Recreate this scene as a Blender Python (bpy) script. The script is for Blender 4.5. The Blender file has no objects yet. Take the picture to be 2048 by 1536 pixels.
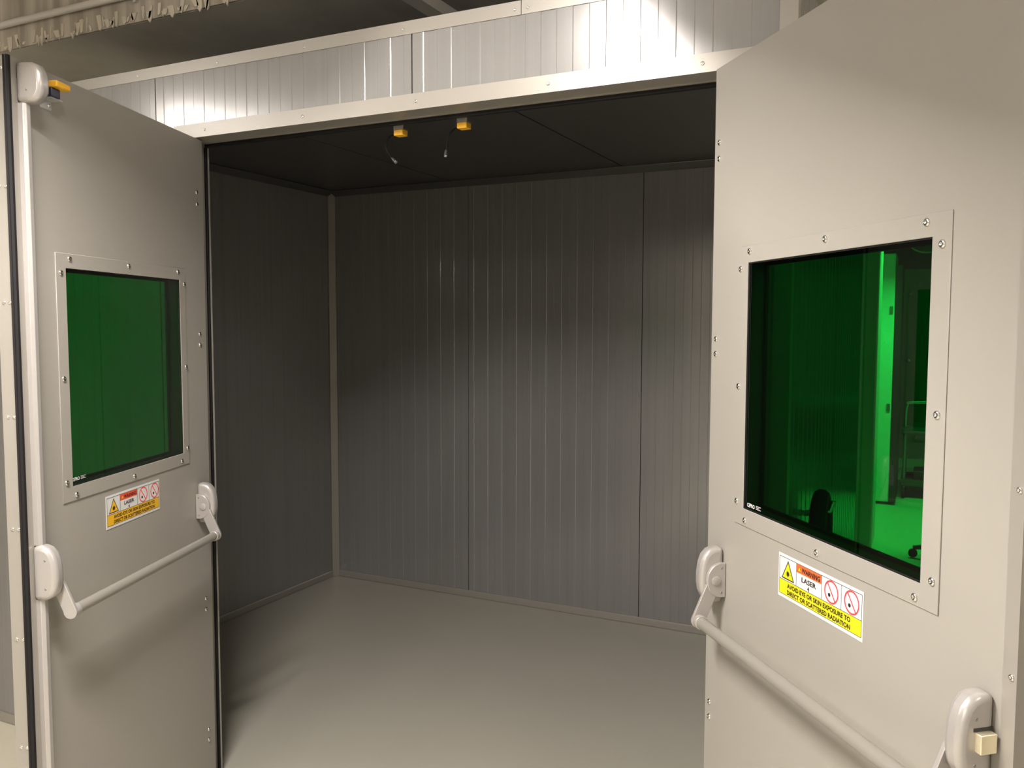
import bpy, bmesh, math, random
from mathutils import Vector, Matrix

random.seed(7)
S = bpy.context.scene
COL = S.collection
PI = math.pi

# ---------------------------------------------------------------- camera, world, exposure
cam_d = bpy.data.cameras.new('camera')
cam = bpy.data.objects.new('camera', cam_d)
COL.objects.link(cam)
_r = Vector((0.898008, 0.439973, 0.002138))
_u = Vector((-0.03264, 0.061774, 0.997556))
_f = Vector((-0.438766, 0.895884, -0.069834))
M4 = Matrix.Identity(4)
for i in range(3):
    M4[i][0], M4[i][1], M4[i][2] = _r[i], _u[i], -_f[i]
M4[0][3], M4[1][3], M4[2][3] = 2.05927, -1.99621, 1.52247
cam.matrix_world = M4
cam_d.sensor_width = 36.0
cam_d.lens = 30.0
cam_d.clip_start = 0.02
S.camera = cam

W = bpy.data.worlds.new('world')
S.world = W
W.use_nodes = True
W.node_tree.nodes['Background'].inputs[0].default_value = (1.0, 0.95, 0.88, 1)
W.node_tree.nodes['Background'].inputs[1].default_value = 0.0

S.view_settings.view_transform = 'Standard'
S.view_settings.look = 'None'
S.view_settings.gamma = 1.0
S.view_settings.use_curve_mapping = False
S.view_settings.exposure = 0.2

LAMP_COLOUR = (1.0, 0.94, 0.88)
# luminaires: x, centre y, z of the tube, length, watts, louvred, label
LAMPS = [
    (1.01, -1.50, 2.600, 0.96, 98.0, True, 'louvred linear luminaire hanging between the two open door leaves'),
    (-1.24, -1.62, 2.500, 1.20, 52.0, False, 'bare tube luminaire in front of the panels beside the leaf with black edge gasket'),
    (0.985, -4.60, 2.600, 1.55, 135.0, False, 'bare tube luminaire far in front of the booth opening, in line with it'),
    (3.40, -1.20, 2.600, 1.00, 30.0, False, 'added bare tube fill light in front of the booth, on the brass latch leaf side'),  # added fill lamp, brightens the inner face of the left leaf
    (2.30, 4.90, 2.600, 1.50, 170.0, True, 'louvred luminaire set crosswise over the aisle behind the booth'),
]

# ---------------------------------------------------------------- materials
def new_mat(name, col, rough=0.5, metal=0.0, spec=0.5, var=0.0, vscale=(3, 3, 3), bump=0.0, bscale=300.0, coat=0.0):
    m = bpy.data.materials.new(name)
    m.use_nodes = True
    nt = m.node_tree
    b = nt.nodes['Principled BSDF']
    b.inputs['Base Color'].default_value = (*col, 1)
    b.inputs['Roughness'].default_value = rough
    b.inputs['Metallic'].default_value = metal
    b.inputs['Specular IOR Level'].default_value = spec
    if coat:
        b.inputs['Coat Weight'].default_value = coat
        b.inputs['Coat Roughness'].default_value = 0.25
    if var or bump:
        tc = nt.nodes.new('ShaderNodeTexCoord')
    if var:
        mp = nt.nodes.new('ShaderNodeMapping')
        mp.inputs['Scale'].default_value = vscale
        nz = nt.nodes.new('ShaderNodeTexNoise')
        nz.inputs['Scale'].default_value = 1.0
        nz.inputs['Detail'].default_value = 6.0
        nz.inputs['Roughness'].default_value = 0.6
        rp = nt.nodes.new('ShaderNodeValToRGB')
        rp.color_ramp.elements[0].position = 0.3
        rp.color_ramp.elements[1].position = 0.7
        rp.color_ramp.elements[0].color = (*[c * (1 - var) for c in col], 1)
        rp.color_ramp.elements[1].color = (*[min(1, c * (1 + var)) for c in col], 1)
        nt.links.new(tc.outputs['Object'], mp.inputs['Vector'])
        nt.links.new(mp.outputs['Vector'], nz.inputs['Vector'])
        nt.links.new(nz.outputs['Fac'], rp.inputs['Fac'])
        nt.links.new(rp.outputs['Color'], b.inputs['Base Color'])
    if bump:
        n2 = nt.nodes.new('ShaderNodeTexNoise')
        n2.inputs['Scale'].default_value = bscale
        n2.inputs['Detail'].default_value = 2.0
        bp = nt.nodes.new('ShaderNodeBump')
        bp.inputs['Strength'].default_value = bump
        bp.inputs['Distance'].default_value = 0.001
        nt.links.new(tc.outputs['Object'], n2.inputs['Vector'])
        nt.links.new(n2.outputs['Fac'], bp.inputs['Height'])
        nt.links.new(bp.outputs['Normal'], b.inputs['Normal'])
    return m


def emit_mat(name, col, strength):
    m = bpy.data.materials.new(name)
    m.use_nodes = True
    nt = m.node_tree
    b = nt.nodes['Principled BSDF']
    b.inputs['Base Color'].default_value = (*col, 1)
    b.inputs['Emission Color'].default_value = (*col, 1)
    b.inputs['Emission Strength'].default_value = strength
    return m


def glass_mat(name, col, rough=0.02, refl=1.0):
    """tinted filter pane: coloured see-through plus a clear fresnel gloss"""
    m = bpy.data.materials.new(name)
    m.use_nodes = True
    nt = m.node_tree
    nt.nodes.remove(nt.nodes['Principled BSDF'])
    out = nt.nodes['Material Output']
    tr = nt.nodes.new('ShaderNodeBsdfTransparent')
    tr.inputs[0].default_value = (*col, 1)
    gl = nt.nodes.new('ShaderNodeBsdfGlossy')
    gl.inputs['Color'].default_value = (refl, refl, refl, 1)
    gl.inputs['Roughness'].default_value = rough
    fr = nt.nodes.new('ShaderNodeFresnel')
    fr.inputs['IOR'].default_value = 1.45
    mx = nt.nodes.new('ShaderNodeMixShader')
    ge = nt.nodes.new('ShaderNodeNewGeometry')
    sb = nt.nodes.new('ShaderNodeMath')
    sb.operation = 'SUBTRACT'
    sb.inputs[0].default_value = 1.0
    ml = nt.nodes.new('ShaderNodeMath')
    ml.operation = 'MULTIPLY'
    nt.links.new(ge.outputs['Backfacing'], sb.inputs[1])
    nt.links.new(fr.outputs[0], ml.inputs[0])
    nt.links.new(sb.outputs[0], ml.inputs[1])
    nt.links.new(ml.outputs[0], mx.inputs[0])
    nt.links.new(tr.outputs[0], mx.inputs[1])
    nt.links.new(gl.outputs[0], mx.inputs[2])
    nt.links.new(mx.outputs[0], out.inputs[0])
    return m


DOORC = (0.318, 0.299, 0.268)
M = {}
M['door'] = new_mat('door_paint', DOORC, 0.40, 0.0, 0.5, var=0.02, vscale=(2, 2, 2), bump=0.03, bscale=500)
M['frame'] = new_mat('frame_paint', (0.33, 0.308, 0.277), 0.36, 0.25, 0.5)
M['panel'] = new_mat('panel_skin', (0.275, 0.268, 0.264), 0.20, 0.25, 0.5, var=0.05, vscale=(40, 40, 0.6))
M['core'] = new_mat('panel_core', (0.05, 0.05, 0.05), 0.8)
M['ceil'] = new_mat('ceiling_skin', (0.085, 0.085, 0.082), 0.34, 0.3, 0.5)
M['silver'] = new_mat('silver_lacquer', (0.42, 0.395, 0.38), 0.28, 0.35, 0.5)
M['bar'] = new_mat('bar_lacquer', (0.275, 0.258, 0.228), 0.28, 0.15, 0.5)
M['steel'] = new_mat('screw_steel', (0.75, 0.74, 0.72), 0.18, 1.0)
M['dull'] = new_mat('dull_screw', (0.30, 0.29, 0.28), 0.4, 0.8)
M['hole'] = new_mat('recess_dark', (0.03, 0.03, 0.03), 0.6)
M['rubber'] = new_mat('black_rubber', (0.010, 0.009, 0.010), 0.6, 0.0, 0.25)
M['brass'] = new_mat('latch_brass', (0.92, 0.84, 0.62), 0.25, 0.7)
M['galv'] = new_mat('galvanised', (0.55, 0.55, 0.54), 0.45, 0.3, var=0.12, vscale=(8, 8, 8))
M['cable'] = new_mat('black_cable', (0.008, 0.008, 0.008), 0.9, 0.0, 0.1)
M['liner'] = new_mat('dark_liner', (0.035, 0.034, 0.032), 0.6)
M['yellow'] = new_mat('yellow_plastic', (0.90, 0.48, 0.03), 0.4)
M['blackp'] = new_mat('black_plastic', (0.02, 0.02, 0.025), 0.35)
M['navy'] = new_mat('dark_blue_plastic', (0.03, 0.03, 0.06), 0.35)
M['floor_in'] = new_mat('vinyl_floor', (0.43, 0.405, 0.345), 0.26, 0.0, 0.5, var=0.03, vscale=(1.5, 1.5, 1.5))
M['floor_out'] = new_mat('screed_floor', (0.62, 0.58, 0.47), 0.45, 0.0, 0.5, var=0.05, vscale=(1.2, 1.2, 1.2))
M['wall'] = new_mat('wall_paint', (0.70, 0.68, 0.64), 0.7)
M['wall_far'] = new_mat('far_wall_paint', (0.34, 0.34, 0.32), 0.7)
M['white'] = new_mat('white_enamel', (0.78, 0.77, 0.74), 0.4)
M['ducts'] = new_mat('dark_duct', (0.06, 0.06, 0.06), 0.5)
M['concrete'] = new_mat('concrete', (0.60, 0.57, 0.51), 0.85, var=0.18, vscale=(1.6, 1.6, 1.6), bump=0.3, bscale=40)
M['paint_drip'] = new_mat('old_whitewash', (0.56, 0.50, 0.41), 0.8, var=0.15, vscale=(25, 25, 2))
M['conduit'] = new_mat('grey_conduit', (0.58, 0.55, 0.50), 0.5)
M['green_glass'] = glass_mat('green_filter', (0.055, 0.475, 0.155))
# streaked beam face
def streak_mat():
    m = bpy.data.materials.new('streaked_concrete')
    m.use_nodes = True
    nt = m.node_tree
    b = nt.nodes['Principled BSDF']
    b.inputs['Roughness'].default_value = 0.85
    tc = nt.nodes.new('ShaderNodeTexCoord')
    mp = nt.nodes.new('ShaderNodeMapping')
    mp.inputs['Scale'].default_value = (14, 14, 0.7)
    nz = nt.nodes.new('ShaderNodeTexNoise')
    nz.inputs['Scale'].default_value = 1.0
    nz.inputs['Detail'].default_value = 4.0
    rp = nt.nodes.new('ShaderNodeValToRGB')
    rp.color_ramp.elements[0].position = 0.42
    rp.color_ramp.elements[1].position = 0.66
    rp.color_ramp.elements[0].color = (0.30, 0.26, 0.21, 1)
    rp.color_ramp.elements[1].color = (0.50, 0.45, 0.38, 1)
    nt.links.new(tc.outputs['Object'], mp.inputs['Vector'])
    nt.links.new(mp.outputs['Vector'], nz.inputs['Vector'])
    nt.links.new(nz.outputs['Fac'], rp.inputs['Fac'])
    nt.links.new(rp.outputs['Color'], b.inputs['Base Color'])
    return m
M['streak'] = streak_mat()
# sign inks
M['s_white'] = new_mat('sign_white', (0.66, 0.66, 0.655), 0.35)
M['s_black'] = new_mat('sign_black', (0.02, 0.018, 0.015), 0.4)
M['s_line'] = new_mat('sign_line', (0.04, 0.04, 0.04), 0.4)
M['s_yellow'] = new_mat('sign_yellow', (0.66, 0.60, 0.015), 0.35)
M['s_amber'] = new_mat('sign_amber', (0.78, 0.43, 0.015), 0.35)
M['s_orange'] = new_mat('sign_orange', (0.66, 0.13, 0.035), 0.35)
M['s_orange2'] = new_mat('sign_red_orange', (0.78, 0.09, 0.04), 0.35)
M['s_red'] = new_mat('sign_red', (0.80, 0.06, 0.07), 0.35)
M['s_grey'] = new_mat('sign_pale_mark', (0.55, 0.52, 0.52), 0.4)
M['mark'] = new_mat('pane_mark', (0.75, 0.78, 0.75), 0.4)

# ---------------------------------------------------------------- geometry helpers
class MB:
    def __init__(self, f=None):
        self.v, self.fc, self.f = [], [], f
    def add(self, vs, fs):
        o = len(self.v)
        self.v += [tuple(x) for x in vs]
        self.fc += [tuple(i + o for i in g) for g in fs]
        return self
    def box(self, x0, x1, y0, y1, z0, z1):
        vs = [(x, y, z) for z in (z0, z1) for y in (y0, y1) for x in (x0, x1)]
        return self.add(vs, [(0, 2, 3, 1), (4, 5, 7, 6), (0, 1, 5, 4), (2, 6, 7, 3), (0, 4, 6, 2), (1, 3, 7, 5)])
    def prism(self, pts, axis, a, b):
        """pts 2D polygon in the two other axes (cyclic order x,y,z without axis), extruded a..b along axis"""
        n = len(pts)
        def mk(t, q):
            if axis == 0: return (t, q[0], q[1])
            if axis == 1: return (q[0], t, q[1])
            return (q[0], q[1], t)
        vs = [mk(a, q) for q in pts] + [mk(b, q) for q in pts]
        fs = [tuple(range(n)), tuple(range(2 * n - 1, n - 1, -1))]
        fs += [(i, (i + 1) % n, n + (i + 1) % n, n + i) for i in range(n)]
        return self.add(vs, fs)
    def ring(self, o, i, axis, a, b):
        """rectangular ring, o=(x0,x1,z0,z1) outer, i inner, extruded a..b along axis 1 (y)"""
        def c(r): return [(r[0], r[2]), (r[1], r[2]), (r[1], r[3]), (r[0], r[3])]
        O, I = c(o), c(i)
        vs = [(p[0], a, p[1]) for p in O] + [(p[0], a, p[1]) for p in I] + [(p[0], b, p[1]) for p in O] + [(p[0], b, p[1]) for p in I]
        fs = []
        for k in range(4):
            j = (k + 1) % 4
            fs += [(k, j, 4 + j, 4 + k), (8 + k, 12 + k, 12 + j, 8 + j), (k, 8 + k, 8 + j, j), (4 + k, 4 + j, 12 + j, 12 + k)]
        return self.add(vs, fs)
    def tube(self, path, r, seg=10, cap=True):
        path = [Vector(q) for q in path]
        n = len(path)
        vs, fs = [], []
        ref = None
        for k, q in enumerate(path):
            d = (path[min(k + 1, n - 1)] - path[max(k - 1, 0)]).normalized()
            if ref is None:
                ref = Vector((0, 0, 1)) if abs(d.z) < 0.9 else Vector((1, 0, 0))
            a = (ref - d * ref.dot(d)).normalized()
            ref = a
            b = d.cross(a)
            rr = r[k] if isinstance(r, (list, tuple)) else r
            vs += [q + rr * (math.cos(2 * PI * s / seg) * a + math.sin(2 * PI * s / seg) * b) for s in range(seg)]
        for k in range(n - 1):
            for s in range(seg):
                t = (s + 1) % seg
                fs.append((k * seg + s, k * seg + t, (k + 1) * seg + t, (k + 1) * seg + s))
        if cap:
            fs.append(tuple(range(seg)))
            fs.append(tuple(range((n - 1) * seg, n * seg)))
        return self.add(vs, fs)
    def build(self, name, mat, parent=None, smooth=False, bevel=0.0, bseg=2, angle=40, props=None):
        me = bpy.data.meshes.new(name)
        vs = [self.f(*q) for q in self.v] if self.f else self.v
        me.from_pydata(vs, [], self.fc)
        bm = bmesh.new()
        bm.from_mesh(me)
        bmesh.ops.recalc_face_normals(bm, faces=bm.faces)
        bm.to_mesh(me)
        bm.free()
        me.materials.append(M[mat])
        o = bpy.data.objects.new(name, me)
        COL.objects.link(o)
        if parent: o.parent = parent
        if bevel:
            md = o.modifiers.new('edge', 'BEVEL')
            md.width = bevel
            md.segments = bseg
            md.limit_method = 'ANGLE'
            md.angle_limit = math.radians(angle)
        if smooth or bevel:
            for p in me.polygons: p.use_smooth = True
            try:
                me.set_sharp_from_angle(angle=math.radians(35))
            except Exception:
                pass
        if props:
            for k, v in props.items(): o[k] = v
        return o


def empty(name, loc=(0, 0, 0), rz=0.0, parent=None, **props):
    o = bpy.data.objects.new(name, None)
    COL.objects.link(o)
    o.location = loc
    o.rotation_euler = (0, 0, rz)
    o.empty_display_size = 0.05
    if parent: o.parent = parent
    for k, v in props.items(): o[k] = v
    return o


def tag(o, label=None, category=None, group=None, kind=None):
    if label: o['label'] = label
    if category: o['category'] = category
    if group: o['group'] = group
    if kind: o['kind'] = kind
    return o


# a pan-head screw, axis +Z, base at z=0
def screw_mesh(r=0.0068, h=0.0036, mat='steel'):
    prof = [(r, 0.0), (r * 0.97, h * 0.45), (r * 0.72, h * 0.85), (r * 0.42, h), (r * 0.26, h * 0.45), (0.0, h * 0.35)]
    seg = 14
    vs, fs = [], []
    for (rr, z) in prof[:-1]:
        vs += [(rr * math.cos(2 * PI * k / seg), rr * math.sin(2 * PI * k / seg), z) for k in range(seg)]
    vs.append((0, 0, prof[-1][1]))
    for a in range(len(prof) - 2):
        for k in range(seg):
            j = (k + 1) % seg
            fs.append((a * seg + k, a * seg + j, (a + 1) * seg + j, (a + 1) * seg + k))
    for k in range(seg):
        fs.append(((len(prof) - 2) * seg + k, (len(prof) - 2) * seg + (k + 1) % seg, len(vs) - 1))
    me = bpy.data.meshes.new('screw')
    me.from_pydata(vs, [], fs)
    for p in me.polygons: p.use_smooth = True
    me.materials.append(M[mat])
    return me
SCREW = screw_mesh()
SCREW_S = screw_mesh(0.0048, 0.0026)
SCREW_D = screw_mesh(0.0026, 0.0008, 'dull')
SCREW_T = screw_mesh(0.0042, 0.0022, 'steel')

def put_screw(mesh, loc, normal, parent=None, name='screw'):
    o = bpy.data.objects.new(name, mesh)
    COL.objects.link(o)
    if parent: o.parent = parent
    o.rotation_mode = 'QUATERNION'
    q = Vector(normal).to_track_quat('Z', 'Y')
    o.rotation_quaternion = q
    o.location = loc
    return o


# ---------------------------------------------------------------- dimensions
XL, XR, D, ZI = -1.1405, 1.715, 2.107, 2.301      # booth interior
XO0, XO1, ZT = -1.20, 1.775, 2.3345               # booth outside
OX0, OX1, OZ = -0.066, 1.668, 2.1005              # door opening
FT = 0.08                                         # front wall thickness

# ---------------------------------------------------------------- structure: floors, room
def struct(o):
    o['kind'] = 'structure'
    return o

struct(MB().box(-4.2, 5.2, -5.5, 8.2, -0.08, -0.004).build('floor_outside', 'floor_out'))
struct(MB().box(XL, XR, 0.0, D, -0.003, 0.0).build('floor', 'floor_in'))
struct(MB().box(-4.2, 5.2, -5.5, 0.44, 3.10, 3.20).build('ceiling_slab', 'concrete'))
struct(MB().box(-4.2, 5.2, 3.6, 8.2, 2.85, 3.0).build('ceiling_aisle', 'ducts'))
struct(MB().box(-4.3, -4.2, -5.5, 8.2, 0, 3.2).build('wall_left_room', 'wall'))
struct(MB().box(5.2, 5.3, -5.5, 8.2, 0, 3.2).build('wall_right_room', 'wall'))
struct(MB().box(-4.2, 5.2, -5.6, -5.5, 0, 3.2).build('wall_rear_room', 'wall'))
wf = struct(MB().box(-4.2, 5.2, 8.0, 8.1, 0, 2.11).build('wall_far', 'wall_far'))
struct(MB().box(-4.2, 5.2, 8.0, 8.1, 2.11, 3.0).build('wall_far_upper', 'ducts'))
struct(MB().box(-4.2, 5.2, 7.98, 8.0, 0.0, 0.10).build('baseboard_far', 'wall'))
# concrete beam above the booth: a streaked upright face and a smooth underside
beam = struct(MB().box(-4.2, 5.2, 0.45, 3.6, 2.70, 3.10).build('beam', 'concrete'))
face = MB().box(-4.2, 5.2, 0.440, 0.4495, 2.7005, 3.10).build('beam_face', 'streak', beam)
# ragged whitewash fringe along the lower edge of the beam face
fr = MB()
x = -4.0
while x < 2.2:
    w = random.uniform(0.006, 0.034)
    if random.random() < 0.72:
        d = random.choice((0.004, 0.006, 0.01, 0.016, 0.026))
        lean = random.uniform(-0.012, 0.012)
        top = 2.712 + random.uniform(0.0, 0.05)
        y0, y1 = 0.4355, 0.4405
        pts = [(x, top), (x + w, top), (x + w * 0.9 + lean, 2.712 - d * 0.4), (x + w * 0.55 + lean, 2.712 - d), (x + w * 0.2 + lean, 2.712 - d * 0.55)]
        fr.prism(pts, 1, y0, y1)
    x += w * random.uniform(0.7, 1.3)
fo = fr.build('paint_fringe', 'paint_drip', beam)
fo['kind'] = 'stuff'

# ---------------------------------------------------------------- booth walls
PITCH = 0.0431
def skin_profile(x0, x1, first, depth=0.0009, half=0.0011):
    """polyline of a micro-profiled skin from x0 to x1: bands that lie alternately proud and recessed"""
    pts = [(x0, 0.0)]
    g, low = first, False
    while g < x1 - half - 0.004:
        if g - half > x0 + 0.004:
            a, b = (depth, 0.0) if low else (0.0, depth)
            if len(pts) == 1: pts[0] = (x0, a)
            pts += [(g - half, a), (g + half, b)]
        low = not low
        g += PITCH
    pts.append((x1, pts[-1][1]))
    return pts

def panel_x(name, x0, x1, z0, z1, yface, sgn, first, t=0.014, parent=None, mat='panel', dep=0.0009):
    """grooved panel whose skin lies in the plane y=yface and faces -sgn*y"""
    pts = [(px, yface + sgn * d) for px, d in skin_profile(x0, x1, first, dep)]
    poly = pts + [(x1, yface + sgn * t), (x0, yface + sgn * t)]
    return MB().prism(poly, 2, z0, z1).build(name, mat, parent)

def panel_y(name, y0, y1, z0, z1, xface, sgn, first, t=0.014, parent=None, mat='panel', dep=0.0009):
    pts = [(xface + sgn * d, py) for py, d in skin_profile(y0, y1, first, dep)]
    poly = pts + [(xface + sgn * t, y1), (xface + sgn * t, y0)]
    return MB().prism(poly, 2, z0, z1).build(name, mat, parent)

G = 0.002
# front wall
wfr = MB()
wfr.box(XO0, OX0 - 0.004, 0.0145, FT, 0, ZT - 0.003)
wfr.box(OX1 + 0.004, XO1 - 0.002, 0.0145, FT, 0, ZT - 0.003)
wfr.box(OX0 - 0.004, OX1 + 0.004, 0.0145, FT, OZ + 0.004, ZT - 0.003)
wall_front = struct(wfr.build('wall_front', 'core'))
J0, J1, J2 = -0.188, 0.779, 1.738
zb, zt2 = OZ + 0.004, 2.330
panel_x('panel', XO0, J0 - G, 0.003, zt2, 0.0, 1, J0 - 0.967 + 0.036, parent=wall_front, dep=0.0006)
panel_x('panel', J0 + G, J1 - G, zb, zt2, 0.0, 1, J0 + 0.036, parent=wall_front)
panel_x('panel', J1 + G, J2, zb, zt2, 0.0, 1, J1 + 0.036, parent=wall_front)
panel_x('panel', J0 + G, OX0 - 0.004, 0.003, zb - 0.0005, 0.0, 1, J0 + 0.036, parent=wall_front)
panel_x('panel', OX1 + 0.004, J2, 0.003, zb - 0.0005, 0.0, 1, J1 + 0.036 + 21 * PITCH, parent=wall_front)
# corner angle at the right end of the front wall
cp = MB().prism([(J2, -0.002), (XO1 + 0.002, -0.002), (XO1 + 0.002, 0.036), (XO1, 0.036), (XO1, 0.0), (J2, 0.0)], 2, 0.0, ZT + 0.002).build('corner_angle', 'frame', wall_front)
# top trim: two lengths that butt at x = 1.106
def top_trim(name, xa, xb):
    o = MB().prism([(-0.002, 2.3013), (0.0, 2.3013), (0.0, ZT), (0.05, ZT), (0.05, ZT + 0.002), (-0.002, ZT + 0.002)], 0, xa, xb).build(name, 'frame')
    return struct(o)
tt1 = top_trim('trim_1', XO0, 1.1052)
tt2 = top_trim('trim_2', 1.1072, XO1 - 0.03)
for sx in (-0.94, -0.60, -0.262, 0.079, 0.416, 0.753, 1.089):
    put_screw(SCREW_T, (sx, -0.002, 2.3155), (0, -1, 0), tt1)
for sx in (1.124, 1.46):
    put_screw(SCREW_T, (sx, -0.002, 2.3155), (0, -1, 0), tt2)

# door frame: flange on the face, reveal, stop
fl = 0.043
frame = empty('trim_3', (0, 0, 0), kind='structure')
MB().prism([(-0.002, OZ), (0.076, OZ), (0.076, OZ + 0.004), (0.0, OZ + 0.004), (0.0, OZ + fl), (-0.002, OZ + fl)], 0, OX0 - fl, OX1 + fl).build('head_profile', 'frame', frame)
MB().box(OX0 - 0.004, OX1 + 0.004, 0.0685, 0.0745, OZ - 0.0035, OZ).build('head_bead', 'frame', frame)
for side, xj, s in (('left', OX0, -1), ('right', OX1, 1)):
    MB().prism([(xj + s * fl, -0.002), (xj, -0.002), (xj, 0.085), (xj + s * 0.004, 0.085), (xj + s * 0.004, 0.0), (xj + s * fl, 0.0)], 2, 0.0, OZ).build('jamb_profile', 'frame', frame)
MB().box(OX0 + 0.004, OX1 - 0.004, 0.077, 0.095, OZ - 0.012, OZ + 0.004).build('head_gasket', 'rubber', frame, bevel=0.003)
for xj, s in ((OX0, 1), (OX1, -1)):
    xa, xb = sorted((xj, xj + s * 0.009))
    MB().box(xa, xb, 0.077, 0.088, 0.0, OZ - 0.012).build('jamb_gasket', 'rubber', frame, bevel=0.003)
    xa, xb = sorted((xj + s * 0.0095, xj + s * 0.0110))
    MB().box(xa, xb, 0.084, 0.090, 0.0, OZ - 0.014).build('stop_edge', 'frame', frame)
for sx in (0.022, 0.406, 0.793, 1.181, 1.568):
    put_screw(SCREW_S, (sx, -0.002, 2.1215), (0, -1, 0), frame)
# base angle of the front wall, outside
bb = struct(MB().prism([(-0.003, 0.0), (0.0, 0.0), (0.0, 0.037), (-0.003, 0.037)], 0, XO0, OX0 - fl).build('baseboard_front', 'frame'))

# back wall
wall_back = struct(MB().box(XL, XR, D + 0.0145, D + 0.06, 0, ZI).build('wall_back', 'core'))
jb = [XL, -0.2174, 0.7692, XR]
for k in range(3):
    a, b = jb[k] + (G if k else 0), jb[k + 1] - (G if k < 2 else 0)
    first = (-0.2174 - 0.9866 + 0.0345) if k == 0 else jb[k] + 0.0345
    panel_x('panel', a, b, 0.0, ZI, D, 1, first, parent=wall_back)
# left wall
wall_left = struct(MB().box(XO0, XL - 0.0145, FT, D + 0.06, 0, ZI).build('wall_left', 'core'))
jl = [FT, 1.12, D]
for k in range(2):
    panel_y('panel', jl[k] + (G if k else 0), jl[k + 1] - (G if k == 0 else 0), 0.0, ZI, XL, -1, jl[k] + 0.0345, parent=wall_left, dep=0.0005)
# right wall: grooved inside and outside
wall_right = struct(MB().box(XR + 0.0145, XO1 - 0.0145, FT, D + 0.06, 0, ZT - 0.003).build('wall_right', 'core'))
jr = [0.036, 1.05, D + 0.058]
for k in range(2):
    panel_y('panel', jr[k] + (G if k else 0), jr[k + 1] - (G if k == 0 else 0), 0.003, 2.330, XO1, -1, jr[k] + 0.03, parent=wall_right)
panel_y('panel', FT, D, 0.0, ZI, XR, 1, FT + 0.03, parent=wall_right)
struct(MB().box(XO1, XO1 + 0.003, 0.036, D + 0.06, 0.0, 0.037).build('baseboard_right', 'frame'))
# booth ceiling: flat panels with open joints
ceiling = struct(MB().box(XO0, XO1 - 0.003, FT, D + 0.06, ZI + 0.0145, ZT - 0.004).build('ceiling', 'core'))
jc = [XL, -0.32, 0.666, XR]
for k in range(3):
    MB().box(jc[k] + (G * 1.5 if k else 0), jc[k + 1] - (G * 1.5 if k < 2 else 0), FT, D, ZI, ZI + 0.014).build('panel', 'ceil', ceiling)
# inside corner, cornice and baseboard profiles
def cove(name, pts, axis, a, b, mat='frame'):
    return struct(MB().prism(pts, axis, a, b).build(name, mat, bevel=0.004))
c = 0.034
cove('trim_4', [(XL, D - c), (XL + 0.004, D - c), (XL + c * 0.95, D - 0.004), (XL + c * 0.95, D), (XL, D)], 2, 0.0, ZI)
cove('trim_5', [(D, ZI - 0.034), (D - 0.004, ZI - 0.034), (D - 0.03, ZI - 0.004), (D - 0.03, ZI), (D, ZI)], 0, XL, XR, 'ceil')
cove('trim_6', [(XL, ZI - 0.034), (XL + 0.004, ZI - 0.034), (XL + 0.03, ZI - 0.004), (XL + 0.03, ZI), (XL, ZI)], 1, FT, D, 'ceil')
struct(MB().prism([(D, 0.002), (D - 0.006, 0.002), (D - 0.006, 0.033), (D - 0.003, 0.037), (D, 0.037)], 0, XL, XR).build('baseboard_back', 'frame'))
struct(MB().prism([(XL, 0.002), (XL + 0.006, 0.002), (XL + 0.006, 0.033), (XL + 0.003, 0.037), (XL, 0.037)], 1, FT, D).build('baseboard_left', 'frame'))

# ---------------------------------------------------------------- text helper
def text_mesh(body, width, height, bold=0.0):
    """flat text mesh, lower-left at the origin in its XY plane, scaled to width x cap height"""
    cu = bpy.data.curves.new('lettering', 'FONT')
    cu.body = body
    cu.resolution_u = 3
    cu.offset = bold
    ob = bpy.data.objects.new('lettering', cu)
    COL.objects.link(ob)
    bpy.context.view_layer.update()
    dg = bpy.context.evaluated_depsgraph_get()
    me = bpy.data.meshes.new_from_object(ob.evaluated_get(dg))
    bpy.data.objects.remove(ob)
    xs = [v.co.x for v in me.vertices]
    ys = [v.co.y for v in me.vertices]
    x0, x1, y0, y1 = min(xs), max(xs), min(ys), max(ys)
    for v in me.vertices:
        v.co.x = (v.co.x - x0) / (x1 - x0) * width
        v.co.y = (v.co.y - y0) / (y1 - y0) * height
        v.co.z = 0
    return me


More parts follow.
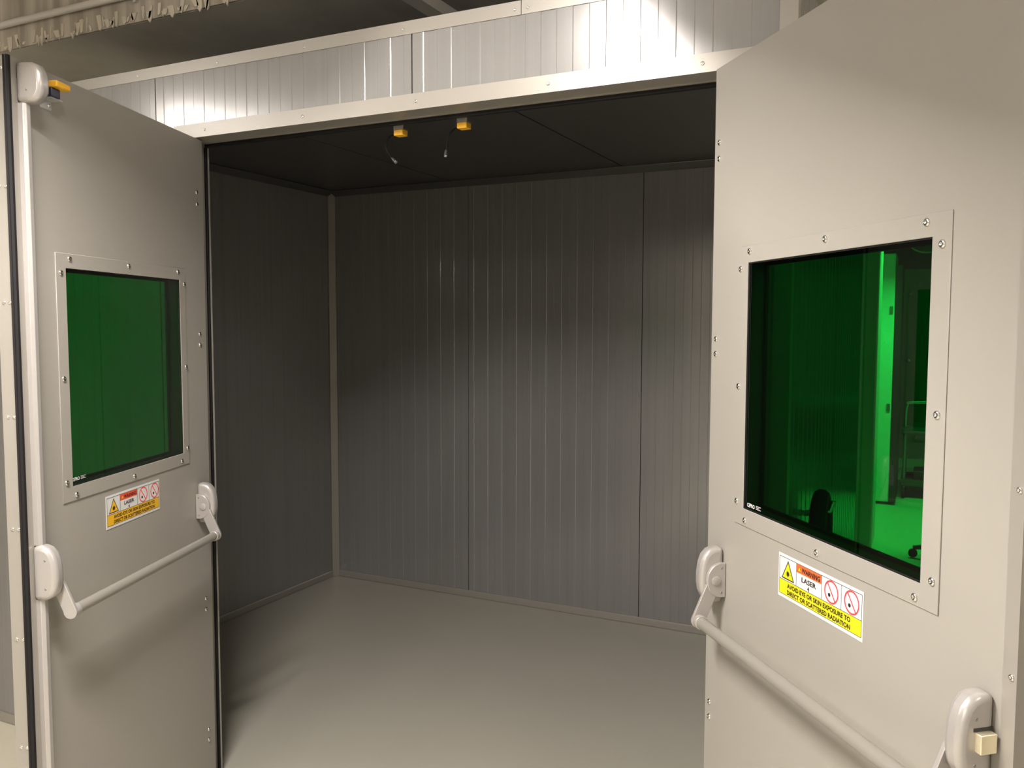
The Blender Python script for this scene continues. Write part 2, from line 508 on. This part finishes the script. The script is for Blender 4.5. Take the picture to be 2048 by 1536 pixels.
# ---------------------------------------------------------------- doors
def make_door(name, origin, xdir_angle, s, g, label):
    """local frame: X runs from the hinge to the free edge, inner face in the plane y=0 facing s*y"""
    root = empty(name, origin, xdir_angle, kind='structure')
    tag(root, label, 'door')
    F = lambda u, n, z: (u, s * n, z)
    NI = (0, s, 0)
    T = 0.045
    h0, h1, z0, z1 = g['hinge'], g['free'], 0.012, g['top']
    w0, w1, wz0, wz1 = g['win']
    p0, p1, pz0, pz1 = g['plate']
    # leaf with window opening
    MB(F).ring((h0, h1, z0, z1), (w0 - 0.004, w1 + 0.004, wz0 - 0.004, wz1 + 0.004), 1, -T, 0.0).build('leaf', 'door', root)
    # window plates, pane, gaskets
    pl = MB(F).ring((p0, p1, pz0, pz1), (w0, w1, wz0, wz1), 1, 0.0, 0.0022).build('window_plate', 'door', root, bevel=0.0007, bseg=1)
    MB(F).ring((p0, p1, pz0, pz1), (w0, w1, wz0, wz1), 1, -T - 0.0022, -T).build('window_plate', 'door', root)
    pane = MB(F).box(w0 - 0.003, w1 + 0.003, -0.0085, -0.0025, wz0 - 0.003, wz1 + 0.003).build('pane', 'green_glass', root)
    pane['label'] = 'dark green laser filter pane'
    MB(F).ring((w0 - 0.0035, w1 + 0.0035, wz0 - 0.0035, wz1 + 0.0035), (w0 + 0.0025, w1 - 0.0025, wz0 + 0.0025, wz1 - 0.0025), 1, -0.0023, -0.0003).build('pane_gasket', 'rubber', root)
    MB(F).ring((w0 - 0.0035, w1 + 0.0035, wz0 - 0.0035, wz1 + 0.0035), (w0 + 0.006, w1 - 0.006, wz0 + 0.006, wz1 - 0.006), 1, -T + 0.001, -T + 0.007).build('pane_gasket', 'rubber', root)
    MB(F).ring((w0 - 0.0038, w1 + 0.0038, wz0 - 0.0038, wz1 + 0.0038), (w0 - 0.0012, w1 + 0.0012, wz0 - 0.0012, wz1 + 0.0012), 1, -T + 0.0005, -0.009).build('window_liner', 'liner', root)
    um, zm = (p0 + p1) / 2, (pz0 + pz1) / 2
    for (u, z) in [(p0 + 0.042, pz1 - 0.012), (um, pz1 - 0.012), (p1 - 0.052, pz1 - 0.012),
                   (p0 + 0.045, pz0 + 0.013), (um, pz0 + 0.013), (p1 - 0.05, pz0 + 0.013),
                   (p0 + 0.006, pz1 - 0.047), (p0 + 0.006, zm), (p0 + 0.008, pz0 + 0.048),
                   (p1 - 0.018, pz1 - 0.047), (p1 - 0.016, zm), (p1 - 0.014, pz0 + 0.048)]:
        put_screw(SCREW, F(u, 0.0022, z), NI, pl)
    for z in (1.930, 1.894, 1.490, 1.456, 0.640, 0.604, 0.206, 0.171):
        put_screw(SCREW, F(g['hscrew'], 0.0, z), NI, root)
    # edge channel on the free edge
    e = h1
    MB(F).prism([(e - 0.022, 0.0), (e - 0.022, 0.0015), (e + 0.0015, 0.0015), (e + 0.0015, -T - 0.0015), (e - 0.022, -T - 0.0015), (e - 0.022, -T), (e, -T), (e, 0.0)], 2, z0, z1).build('edge_channel', 'frame', root)
    zz = 2.07
    while zz > 0.05:
        for n in (-0.018, -0.033):
            put_screw(SCREW_T, F(e + 0.0015, n, zz), (1, 0, 0), root)
        if g['facescrews']:
            put_screw(SCREW_S, F(e - 0.007, 0.0015, zz - 0.008), NI, root)
        zz -= 0.2515
    if g['gasket']:
        MB(F).prism([(e - 0.001, 0.0016), (e + 0.006, 0.0016), (e + 0.0085, -0.003), (e + 0.007, -0.0065), (e + 0.0085, -0.010), (e + 0.006, -0.0125), (e + 0.0016, -0.0125), (e + 0.0016, 0.0012)], 2, z0, z1).build('edge_gasket', 'rubber', root)
    # ---- panic bar
    pb = empty('panic_bar', (0, 0, 0), 0, root)
    prof = [(0, 1.023), (0.022, 1.023), (0.036, 1.018), (0.047, 1.006), (0.0535, 0.988), (0.0565, 0.965), (0.0565, 0.942), (0.0535, 0.924), (0.047, 0.910), (0.036, 0.901), (0.024, 0.897), (0, 0.897)]
    def housing(ua, ub, pr=prof, nm='housing', par=pb):
        return MB(F).prism([(n, z) for n, z in pr], 0, ua, ub).build(nm, 'silver', par, bevel=0.011, bseg=4, angle=50)
    uh, ul = g['hbox'], g['lbox']        # +u faces of the hinge-side and lock-side housings
    housing(uh - 0.034, uh)
    lock = housing(ul - 0.034, ul)
    for z in (0.990, 0.925):
        put_screw(SCREW_D, F(ul, 0.031, z), (1, 0, 0), lock)
    def half_disc(ua, ub, nm='cover_disc'):
        pts = [(0.001, 0.990), (0.012, 0.990)]
        for k in range(13):
            a = PI / 2 - PI * k / 12
            pts.append((0.012 + 0.033 * math.cos(a), 0.951 + 0.039 * math.sin(a)))
        pts.append((0.001, 0.912))
        return MB(F).prism(pts, 0, ua, ub).build(nm, 'silver', pb, bevel=0.0015, angle=40)
    dh = half_disc(uh, uh + 0.010)
    MB(F).tube([(uh + 0.0095, 0.024, 0.951), (uh + 0.0125, 0.024, 0.951), (uh + 0.0135, 0.024, 0.951)], [0.0105, 0.0105, 0.0085], 18).build('pivot_cap', 'silver', pb, smooth=True)
    for z in (0.979, 0.923):
        put_screw(SCREW_D, F(uh + 0.010, 0.011, z), (1, 0, 0), dh)
    half_disc(ul - 0.044, ul - 0.034)
    BN, BZ = 0.0635, 0.862
    def arm(ua, ub):
        pts = [(0.018, 0.926), (0.030, 0.946), (0.046, 0.942)]
        for k in range(11):
            a = 0.35 - (PI + 0.35) * k / 10
            pts.append((BN + 0.0165 * math.cos(a), BZ + 0.0165 * math.sin(a)))
        return MB(F).prism(pts, 0, ua, ub).build('arm', 'silver', pb, bevel=0.0012, angle=40)
    arm(uh + 0.0005, uh + 0.0085)
    arm(ul - 0.0425, ul - 0.0345)
    for ua, ub in ((uh + 0.0086, uh + 0.024), (ul - 0.059, ul - 0.0426)):
        MB(F).tube([(ua, BN, BZ), (ub, BN, BZ)], 0.0155, 24).build('bar_collar', 'silver', pb, smooth=True, bevel=0.0015)
    MB(F).tube([(uh + 0.02, BN, BZ), (ul - 0.052, BN, BZ)], 0.0128, 28).build('push_bar', 'bar', pb, smooth=True)
    if g['latch']:
        MB(F).prism([(0.006, 0.945), (0.032, 0.945), (0.032, 0.972), (0.006, 0.972)], 0, ul - 0.01, ul + 0.011).build('latch_bolt', 'brass', pb, bevel=0.001)
        MB(F).box(ul - 0.001, ul + 0.0008, 0.005, 0.035, 0.973, 0.978).build('latch_slot', 'hole', pb)
    if g['rods']:
        ra, rb = ul - 0.030, ul - 0.007
        top = [(0, 2.088), (0.034, 2.088), (0.050, 2.081), (0.059, 2.064), (0.061, 2.045), (0.060, 2.024), (0.053, 2.010), (0.040, 2.001), (0, 2.000)]
        tb = housing(ul - 0.037, ul - 0.003, top, 'rod_guide')
        put_screw(SCREW_D, F(ul - 0.003, 0.026, 2.027), (1, 0, 0), tb)
        for za, zb_ in ((1.022, 2.001), (0.02, 0.898)):
            MB(F).prism([(ra, 0.0), (ra, 0.012), (ra + 0.006, 0.019), (rb - 0.006, 0.019), (rb, 0.013), (rb, 0.0)], 2, za, zb_).build('rod_cover', 'silver', pb, bevel=0.001)
    return root, F, NI


LA = 1.23254
RA = 2.25976
gl = dict(hinge=-0.033, free=0.832, top=2.096, win=(0.1308, 0.6673, 1.1298, 1.6528), plate=(0.098, 0.7045, 1.0945, 1.688),
          hscrew=0.008, facescrews=False, gasket=True, hbox=0.053, lbox=0.820, latch=False, rods=True)
gr = dict(hinge=0.024, free=0.920, top=2.096, win=(0.1886, 0.7345, 1.1298, 1.6528), plate=(0.153, 0.7745, 1.0925, 1.688),
          hscrew=0.046, facescrews=True, gasket=False, hbox=0.106, lbox=0.888, latch=True, rods=False)
door_l, FL, NL = make_door('door_1', (-0.0105, -0.0037, 0), -LA, 1, gl,
                           'grey steel door leaf with green window, black edge gasket and vertical rod cover')
# right leaf: X axis = (-cos b, -sin b)
door_r, FR, NR = make_door('door_2', (1.5913, -0.0082, 0), RA + PI, -1, gr,
                           'wide open beige-grey steel door leaf with green window and protruding brass latch')

# interlock actuator on the upper part of the left leaf
act = empty('door_switch', (0, 0, 0), 0, door_l)
act['label'] = 'yellow door switch on a metal bracket'
MB(FL).box(0.694, 0.744, 0.002, 0.048, 2.053, 2.067).build('switch_body', 'yellow', act, bevel=0.003)
MB(FL).box(0.712, 0.742, 0.004, 0.034, 2.032, 2.0525).build('switch_base', 'navy', act, bevel=0.002)
MB(FL).prism([(0.0, 2.010), (0.002, 2.010), (0.002, 2.0295), (0.030, 2.0295), (0.030, 2.0318), (0.0, 2.0318)], 0, 0.700, 0.740).build('switch_bracket', 'galv', act)
put_screw(SCREW_S, FL(0.708, 0.002, 2.020), NL, act)
# small maker's mark printed on each pane
def pane_mark(root, F, s, rev, u, z):
    me = text_mesh('CEPRO', 0.031, 0.0085, 0.02)
    o = bpy.data.objects.new('pane_mark', me)
    me.materials.append(M['mark'])
    COL.objects.link(o)
    o.parent = root
    X = Vector((-1 if rev else 1, 0, 0))
    N = Vector((0, s, 0))
    m = Matrix.Identity(4)
    for i in range(3):
        m[i][0], m[i][1], m[i][2] = X[i], (0, 0, 1)[i], N[i]
    loc = F(u, -0.0022, z)
    for i in range(3): m[i][3] = loc[i]
    o.matrix_local = m
    sg = -1 if rev else 1
    b = MB(F)
    for k in range(3):
        ua, ub = sorted((u + sg * 0.036, u + sg * (0.050 + 0.006 * ((k + 1) % 2))))
        b.box(ua, ub, -0.00245, -0.0022, z + 0.001 + k * 0.0031, z + 0.0024 + k * 0.0031)
    b.build('pane_print', 's_grey', root)
pane_mark(door_r, FR, -1, False, 0.199, 1.136)
pane_mark(door_l, FL, 1, True, 0.666, 1.1405)

# ---------------------------------------------------------------- warning signs
def sign(root_loc, rot, label, amber, w=0.2665, h=0.0865):
    """sign lies in its local XZ plane, lower-left corner at the origin, printed side towards -Y"""
    band = 's_amber' if amber else 's_yellow'
    orange = 's_orange2' if amber else 's_orange'
    r = empty('warning_sign', root_loc, rot)
    tag(r, label, 'sign', 'laser warning signs on the doors')
    t0 = 0.0008
    MB().box(0, w, -t0, 0, 0, h).build('backing', 's_white', r)
    L1, L2, L3 = t0 + 0.00015, t0 + 0.0003, t0 + 0.00045
    def flat(pts, lay, mat, nm):
        m = MB()
        m.prism(pts, 1, -lay, -t0 + 0.0002)
        return m.build(nm, mat, r)
    def rect(x0, x1, z0, z1, lay, mat, nm):
        return flat([(x0, z0), (x1, z0), (x1, z1), (x0, z1)], lay, mat, nm)
    bx0, bx1, bz0, bz1, bt = 0.0035, w - 0.0035, 0.0065, h - 0.0055, 0.0355
    rect(bx0, bx1, bz0, bt, L1, band, 'text_band')
    ln = MB()
    lw = 0.0009
    for (x0, x1, z0, z1) in [(bx0, bx1, bz0, bz0 + lw), (bx0, bx1, bz1 - lw, bz1), (bx0, bx0 + lw, bz0, bz1), (bx1 - lw, bx1, bz0, bz1), (bx0, bx1, bt, bt + lw),
                             (0.0625, 0.0625 + lw, bt, bz1), (0.145, 0.145 + lw, bt, bz1), (0.2045, 0.2045 + lw, bt, bz1)]:
        ln.box(x0, x1, -L2, -t0 + 0.0002, z0, z1)
    ln.build('border_print', 's_line', r)
    rect(0.0633, 0.1448, 0.0635, bz1 - lw, L1, orange, 'warning_bar')
    # hazard triangle
    def tri(cx, z0, wd, ht, lay, mat, nm):
        return flat([(cx - wd / 2, z0), (cx + wd / 2, z0), (cx, z0 + ht)], lay, mat, nm)
    tri(0.034, 0.0385, 0.0445, 0.0385, L1, 's_black', 'hazard_triangle_border')
    tri(0.034, 0.0409, 0.0362, 0.0313, L2, band, 'hazard_triangle')
    pts = []
    for k in range(32):
        rr = 0.0070 if k % 2 == 0 else 0.0036
        pts.append((0.034 + rr * math.cos(2 * PI * k / 32), 0.0505 + rr * math.sin(2 * PI * k / 32)))
    flat(pts, L3, 's_black', 'laser_burst')
    rect(0.034, 0.0455, 0.0502, 0.0508, L3, 's_black', 'laser_ray')
    tri(0.0735, 0.0665, 0.0118, 0.0105, L2, 's_black', 'small_triangle_border')
    tri(0.0735, 0.0673, 0.0094, 0.0083, L3, 's_amber', 'small_triangle')
    def txt(body, x0, x1, z0, cap, bold, nm):
        me = text_mesh(body, x1 - x0, cap, bold)
        for v in me.vertices:
            v.co = Vector((x0 + v.co.x, -L3, z0 + v.co.y))
        me.materials.append(M['s_black'])
        o = bpy.data.objects.new(nm, me)
        COL.objects.link(o)
        o.parent = r
    txt('WARNING', 0.0812, 0.1408, 0.0662, 0.0100, 0.034, 'warning_lettering')
    txt('LASER', 0.0815, 0.1290, 0.0490, 0.0098, 0.026, 'laser_lettering')
    txt('4', 0.1010, 0.1070, 0.0375, 0.0085, 0.03, 'class_lettering')
    txt('AVOID EYE OR SKIN EXPOSURE TO', 0.0325, 0.2325, 0.0226, 0.0092, 0.034, 'advice_lettering')
    txt('DIRECT OR SCATTERED RADIATION', 0.0325, 0.2325, 0.0096, 0.0092, 0.034, 'advice_lettering')
    for cx in (0.1755, 0.2345):
        cz, R0, R1 = 0.0585, 0.0213, 0.0180
        m = MB()
        n = 36
        vs, fs = [], []
        for yy in (-L1, -t0 + 0.0002):
            for rr in (R0, R1):
                vs += [(cx + rr * math.cos(2 * PI * k / n), yy, cz + rr * math.sin(2 * PI * k / n)) for k in range(n)]
        for k in range(n):
            j = (k + 1) % n
            fs += [(k, j, n + j, n + k), (2 * n + k, 3 * n + k, 3 * n + j, 2 * n + j), (k, 2 * n + k, 2 * n + j, j), (n + k, n + j, 3 * n + j, 3 * n + k)]
        m.add(vs, fs).build('prohibition_ring', 's_red', r)
        a = math.radians(128)
        dx, dz = math.cos(a), math.sin(a)
        px, pz = -dz * 0.0013, dx * 0.0013
        q = R1 + 0.0005
        flat([(cx + dx * q + px, cz + dz * q + pz), (cx - dx * q + px, cz - dz * q + pz), (cx - dx * q - px, cz - dz * q - pz), (cx + dx * q - px, cz + dz * q - pz)], L2, 's_red', 'prohibition_slash')
        flat([(cx - 0.006 + 0.0036 * math.cos(2 * PI * k / 16), cz - 0.0065 + 0.0036 * math.sin(2 * PI * k / 16)) for k in range(16)], L2, 's_black', 'ban_dot')
        for (ox, oz, ww, hh) in ((0.006, 0.006, 0.004, 0.001), (0.007, 0.009, 0.001, 0.0025), (0.010, 0.0035, 0.001, 0.003)):
            rect(cx + ox, cx + ox + ww, cz + oz, cz + oz + hh, L1, 's_grey', 'pale_print')
    return r
# right sign: local X = door X ; left sign: local X = -door X
def world(root_loc, ang, u, n, s, z):
    ex = Vector((math.cos(ang), math.sin(ang), 0))
    ey = Vector((-math.sin(ang), math.cos(ang), 0))
    return Vector(root_loc) + ex * u + ey * (s * n) + Vector((0, 0, z))
aR = RA + PI
sign(world((1.5913, -0.0082, 0), aR, 0.3345, 0.0002, -1, 0.9875), aR, 'white laser warning sign with a bright yellow text band, beside the brass latch leaf window', False)
aL = -LA
sign(world((-0.0105, -0.0037, 0), aL, 0.5350, 0.0002, 1, 0.9905), aL + PI, 'white laser warning sign with amber text band, on the leaf with black edge gasket', True, w=0.2605)

# ---------------------------------------------------------------- interlock sensors hanging under the door head
def sensor(x, label, path, tip):
    r = empty('interlock_sensor', (x, 0.12, 2.0))
    tag(r, label, 'sensor', 'interlock sensors under the door head')
    MB().prism([(-0.016, 0.0808), (0.012, 0.0808), (0.012, 0.0828), (-0.014, 0.0828), (-0.013, 0.092), (-0.014, 0.101), (-0.014, 0.125), (-0.016, 0.125), (-0.016, 0.100), (-0.015, 0.092)], 0, -0.020, 0.012).build('bracket', 'silver', r)
    MB().box(-0.0185, 0.0125, -0.018, 0.010, 0.064, 0.0806).build('sensor_body', 'yellow', r, bevel=0.002)
    MB().tube(path, 0.0022, 8).build('cable', 'cable', r, smooth=True)
    a, b = Vector(path[-1]), Vector(path[-1]) + Vector(tip)
    MB().tube([a - Vector(tip) * 0.8, a, a + Vector(tip) * 0.6], [0.0035, 0.0052, 0.0052], 10).build('connector', 'blackp', r, smooth=True)
    MB().tube([a + Vector(tip) * 0.55, a + Vector(tip) * 1.0], [0.0056, 0.0050], 10).build('connector_ring', 'steel', r, smooth=True)
    return r
def smooth_path(pts, n=6):
    out = []
    P = [Vector(q) for q in pts]
    P = [2 * P[0] - P[1]] + P + [2 * P[-1] - P[-2]]
    for i in range(1, len(P) - 2):
        for k in range(n):
            t = k / n
            a, b, c_, d = P[i - 1], P[i], P[i + 1], P[i + 2]
            out.append(0.5 * ((2 * b) + (-a + c_) * t + (2 * a - 5 * b + 4 * c_ - d) * t * t + (-a + 3 * b - 3 * c_ + d) * t ** 3))
    out.append(P[-2])
    return out
sensor(0.668, 'yellow interlock sensor under the door head with outward bowed cable, farther from the brass latch',
       smooth_path([(-0.018, 0, 0.074), (-0.042, 0, 0.068), (-0.056, 0, 0.050), (-0.055, 0.0, 0.030), (-0.040, 0.0, 0.008), (-0.030, 0, -0.001)]), (0.008, 0, -0.008))
sensor(0.8775, 'yellow interlock sensor under the door head with its cable hanging straight, nearer the brass latch',
       smooth_path([(-0.018, 0, 0.073), (-0.040, 0, 0.066), (-0.056, 0, 0.050), (-0.060, 0, 0.030), (-0.062, 0, 0.012), (-0.064, 0, 0.004)]), (-0.001, 0, -0.011))

# ---------------------------------------------------------------- things above the booth
cd = empty('cable_conduit', (-1.2, 0.42, 2.80))
tag(cd, 'pale conduit running along the streaked concrete beam face', 'conduit')
MB().tube([(-3.0, 0, 0), (2.2, 0, 0)], 0.0145, 14).build('pipe', 'conduit', cd, smooth=True)
for cx in (-1.6, 0.42, 1.6):
    MB().tube([(cx, 0, 0), (cx + 0.022, 0, 0)], 0.0175, 14).build('pipe_clip', 'conduit', cd, smooth=True)
    MB().box(cx + 0.004, cx + 0.018, 0.006, 0.018, -0.028, -0.012).build('clip_foot', 'conduit', cd)
dt = empty('cable_duct', (0.408, 1.2, 2.335))
tag(dt, 'galvanised cable duct crossing above the booth roof', 'duct')
MB().prism([(-0.085, 0.285), (-0.06, 0.262), (0.035, 0.262), (0.072, 0.278), (0.072, 0.32), (-0.085, 0.32)], 1, -0.95, 1.2).build('channel', 'conduit', dt)
for yy in (-0.5, 0.9):
    MB().tube([(0, yy, 0.318), (0, yy, 0.366)], 0.006, 8).build('hanger_rod', 'galv', dt, smooth=True)
cb = empty('signal_cable', (1.745, 0.5, 2.3345))
tag(cb, 'thin grey cable rising from the booth roof corner', 'cable')
MB().tube(smooth_path([(0.006, 0, 0.002), (0.0, 0, 0.05), (-0.008, 0, 0.09), (-0.02, 0.02, 0.2), (-0.02, 0.05, 0.36)]), 0.004, 8).build('lead', 'conduit', cb, smooth=True)
MB().tube([(0.014, 0, 0.004), (0.006, 0, 0.05), (0.004, 0, 0.062)], [0.006, 0.006, 0.003], 8).build('plug', 'steel', cb, smooth=True)

# ---------------------------------------------------------------- beyond the booth, seen through the right leaf's window
struct(MB().box(1.25, 1.742, 4.24, 4.62, 0.0, 2.85).build('pillar', 'wall', bevel=0.01))
cab = empty('storage_cabinet', (1.5, 6.1, 0))
tag(cab, 'tall white steel cabinet with a black rounded door seal, behind the pillar', 'cabinet')
MB().box(-0.35, 0.282, -0.25, 0.25, 0.02, 2.12).build('body', 'white', cab, bevel=0.01)
MB().box(0.283, 0.335, -0.25, 0.25, 0.02, 2.02).build('side_panel', 'blackp', cab)
def rrect(x0, x1, z0, z1, r, n=5):
    pts = []
    for cx, cz, a0 in ((x1 - r, z0 + r, -PI / 2), (x1 - r, z1 - r, 0), (x0 + r, z1 - r, PI / 2), (x0 + r, z0 + r, PI)):
        for k in range(n + 1):
            a = a0 + PI / 2 * k / n
            pts.append((cx + r * math.cos(a), cz + r * math.sin(a)))
    return pts
MB().prism(rrect(-0.30, 0.172, 0.06, 2.0, 0.06), 1, -0.256, -0.2505).build('door_seal', 'rubber', cab)
dr = MB().prism(rrect(-0.288, 0.160, 0.072, 1.988, 0.05), 1, -0.270, -0.2565).build('door', 'white', cab)
for z0, z1 in ((1.70, 1.78), (0.86, 0.98)):
    MB().box(0.135, 0.170, -0.285, -0.2705, z0, z1).build('handle', 'blackp', dr, bevel=0.004)
for z0 in (1.62, 0.80):
    MB().box(0.245, 0.270, -0.262, -0.2505, z0, z0 + 0.06).build('hinge', 'dull', cab)

tr = empty('service_trolley', (2.06, 6.42, 0))
tag(tr, 'dark two-shelf service trolley with a tubular push handle in front of the far wall', 'trolley')
for z in (0.60, 0.14):
    b = MB().box(-0.20, 0.42, -0.22, 0.22, z - 0.03, z)
    sh = b.build('shelf', 'ducts', tr, bevel=0.008)
    for (x0, x1, y0, y1) in ((-0.20, 0.42, -0.22, -0.21), (-0.20, 0.42, 0.21, 0.22), (-0.20, -0.19, -0.21, 0.21), (0.41, 0.42, -0.21, 0.21)):
        MB().box(x0, x1, y0, y1, z, z + 0.03).build('shelf_lip', 'ducts', sh)
for x_ in (-0.175, 0.395):
    for y_ in (-0.19, 0.19):
        MB().tube([(x_, y_, 0.09), (x_, y_, 0.60)], 0.013, 10).build('leg', 'dull', tr, smooth=True)
        cw = MB().tube([(x_ - 0.012, y_, 0.045), (x_ + 0.012, y_, 0.045)], 0.045, 16).build('castor', 'rubber', tr, smooth=True)
MB().tube(smooth_path([(-0.175, -0.19, 0.60), (-0.175, -0.19, 0.76), (-0.165, -0.19, 0.82), (-0.12, -0.19, 0.85), (0.34, -0.19, 0.85), (0.385, -0.19, 0.82), (0.395, -0.19, 0.76), (0.395, -0.19, 0.60)], 5), 0.012, 10).build('push_handle', 'steel', tr, smooth=True)
bx = MB().box(-0.10, 0.30, -0.12, 0.15, 0.1405, 0.235).build('tool_box', 'blackp', bevel=0.01)
bx.location = (2.06, 6.42, 0.0)
tag(bx, 'low black box lying on the lower shelf of the trolley', 'box')

ch = empty('swivel_chair', (2.32, 4.12, 0))
tag(ch, 'black swivel chair whose star foot shows low in the beige leaf window', 'chair')
for k in range(5):
    a = PI + 2 * PI * k / 5
    ca, sa = math.cos(a), math.sin(a)
    MB().tube([(0.03 * ca, 0.03 * sa, 0.10), (0.20 * ca, 0.20 * sa, 0.085), (0.32 * ca, 0.32 * sa, 0.065)], [0.022, 0.020, 0.014], 8).build('foot_spoke', 'blackp', ch, smooth=True)
    MB().tube([(0.32 * ca - 0.012 * sa, 0.32 * sa + 0.012 * ca, 0.029), (0.32 * ca + 0.012 * sa, 0.32 * sa - 0.012 * ca, 0.029)], 0.028, 14).build('castor', 'rubber', ch, smooth=True)
MB().tube([(0, 0, 0.08), (0, 0, 0.40)], 0.025, 12).build('gas_spring', 'steel', ch, smooth=True)
MB().box(-0.23, 0.23, -0.22, 0.22, 0.40, 0.48).build('seat', 'rubber', ch, bevel=0.03, bseg=3)
MB().box(-0.20, 0.20, 0.20, 0.25, 0.55, 0.95).build('backrest', 'rubber', ch, bevel=0.03, bseg=3)
MB().tube([(0, 0.18, 0.42), (0, 0.27, 0.46), (0, 0.27, 0.70)], 0.016, 8).build('back_post', 'rubber', ch, smooth=True)

hs = empty('black_hose', (1.79, 0.33, 0.0))
tag(hs, 'black hose looped over a hook on the grooved booth side wall', 'hose')
MB().tube(smooth_path([(0.028, -0.10, 0.42), (0.028, -0.10, 0.80), (0.028, -0.085, 1.0), (0.028, -0.02, 1.075), (0.028, 0.06, 1.03), (0.028, 0.09, 0.85), (0.028, 0.09, 0.42), (0.028, -0.005, 0.30), (0.028, -0.10, 0.42)], 5), 0.022, 10).build('loop', 'rubber', hs, smooth=True)
MB().tube([(-0.0145, -0.01, 1.03), (0.05, -0.01, 1.045), (0.058, -0.01, 1.07)], 0.008, 8).build('hook', 'steel', hs, smooth=True)

vd = empty('ventilation_duct', (2.0, 6.6, 2.35))
tag(vd, 'dark round ventilation duct hanging below the aisle ceiling', 'duct')
MB().tube([(0, -0.9, 0), (0, 1.2, 0)], 0.17, 28).build('duct_body', 'ducts', vd, smooth=True)
for yy in (-0.9, 0.0):
    MB().tube([(0, yy - 0.015, 0), (0, yy + 0.015, 0)], 0.182, 28).build('duct_flange', 'galv', vd, smooth=True)
    MB().tube([(0, yy + 0.03, 0.17), (0, yy + 0.03, 0.50)], 0.006, 8).build('hanger_rod', 'galv', vd, smooth=True)

# ---------------------------------------------------------------- luminaires (deep channel louvres, tubes along y)
M['lamp_white'] = new_mat('lamp_housing', (0.75, 0.75, 0.73), 0.5)
M['lamp_black'] = new_mat('lamp_louvre', (0.03, 0.03, 0.03), 0.6)
for (lx, ly, lz, ln_, watts, louvred, lab) in LAMPS:
    r = empty('ceiling_light', (lx, ly, lz), PI / 2 if ly > 1 else 0.0)
    tag(r, lab, 'ceiling light', 'linear luminaires of the room')
    hw, dp = 0.075, 0.062
    hh = ln_ / 2
    if louvred:
        MB().box(-hw - 0.004, hw + 0.004, -hh - 0.02, hh + 0.02, 0.012, 0.06).build('housing', 'lamp_white', r, bevel=0.004)
        for s_ in (-1, 1):
            xa, xb = sorted((s_ * hw, s_ * (hw + 0.003)))
            MB().box(xa, xb, -hh - 0.02, hh + 0.02, -dp, 0.012).build('side_louvre', 'lamp_black', r)
        ld = bpy.data.lights.new('tube', 'AREA')
        ld.shape = 'RECTANGLE'
        ld.size = 0.045
        ld.size_y = ln_
        ld.energy = watts
        ld.color = LAMP_COLOUR
        lo = bpy.data.objects.new('tube', ld)
        COL.objects.link(lo)
        lo.parent = r
        lo.location = (0, 0, 0.006)
    else:
        MB().box(-0.03, 0.03, -hh - 0.02, hh + 0.02, 0.024, 0.06).build('housing', 'lamp_white', r, bevel=0.004)
        rad = 0.014
        key = 'tube_glow_%d' % int(watts)
        if key not in M:
            M[key] = emit_mat(key, LAMP_COLOUR, watts / (PI * 2 * PI * rad * ln_))
        MB().tube([(0, -hh, 0), (0, hh, 0)], rad, 12).build('tube', key, r, smooth=True)
        for s_ in (-1, 1):
            ya, yb = sorted((s_ * (hh + 0.0005), s_ * (hh + 0.02)))
            MB().box(-0.016, 0.016, ya, yb, -0.016, 0.024).build('tube_holder', 'lamp_white', r)
    for yy in (-hh * 0.6, hh * 0.6):
        MB().tube([(0, yy, 0.06), (0, yy, (3.10 if ly < 1 else 2.85) - lz)], 0.004, 8).build('hanger_rod', 'galv', r, smooth=True)
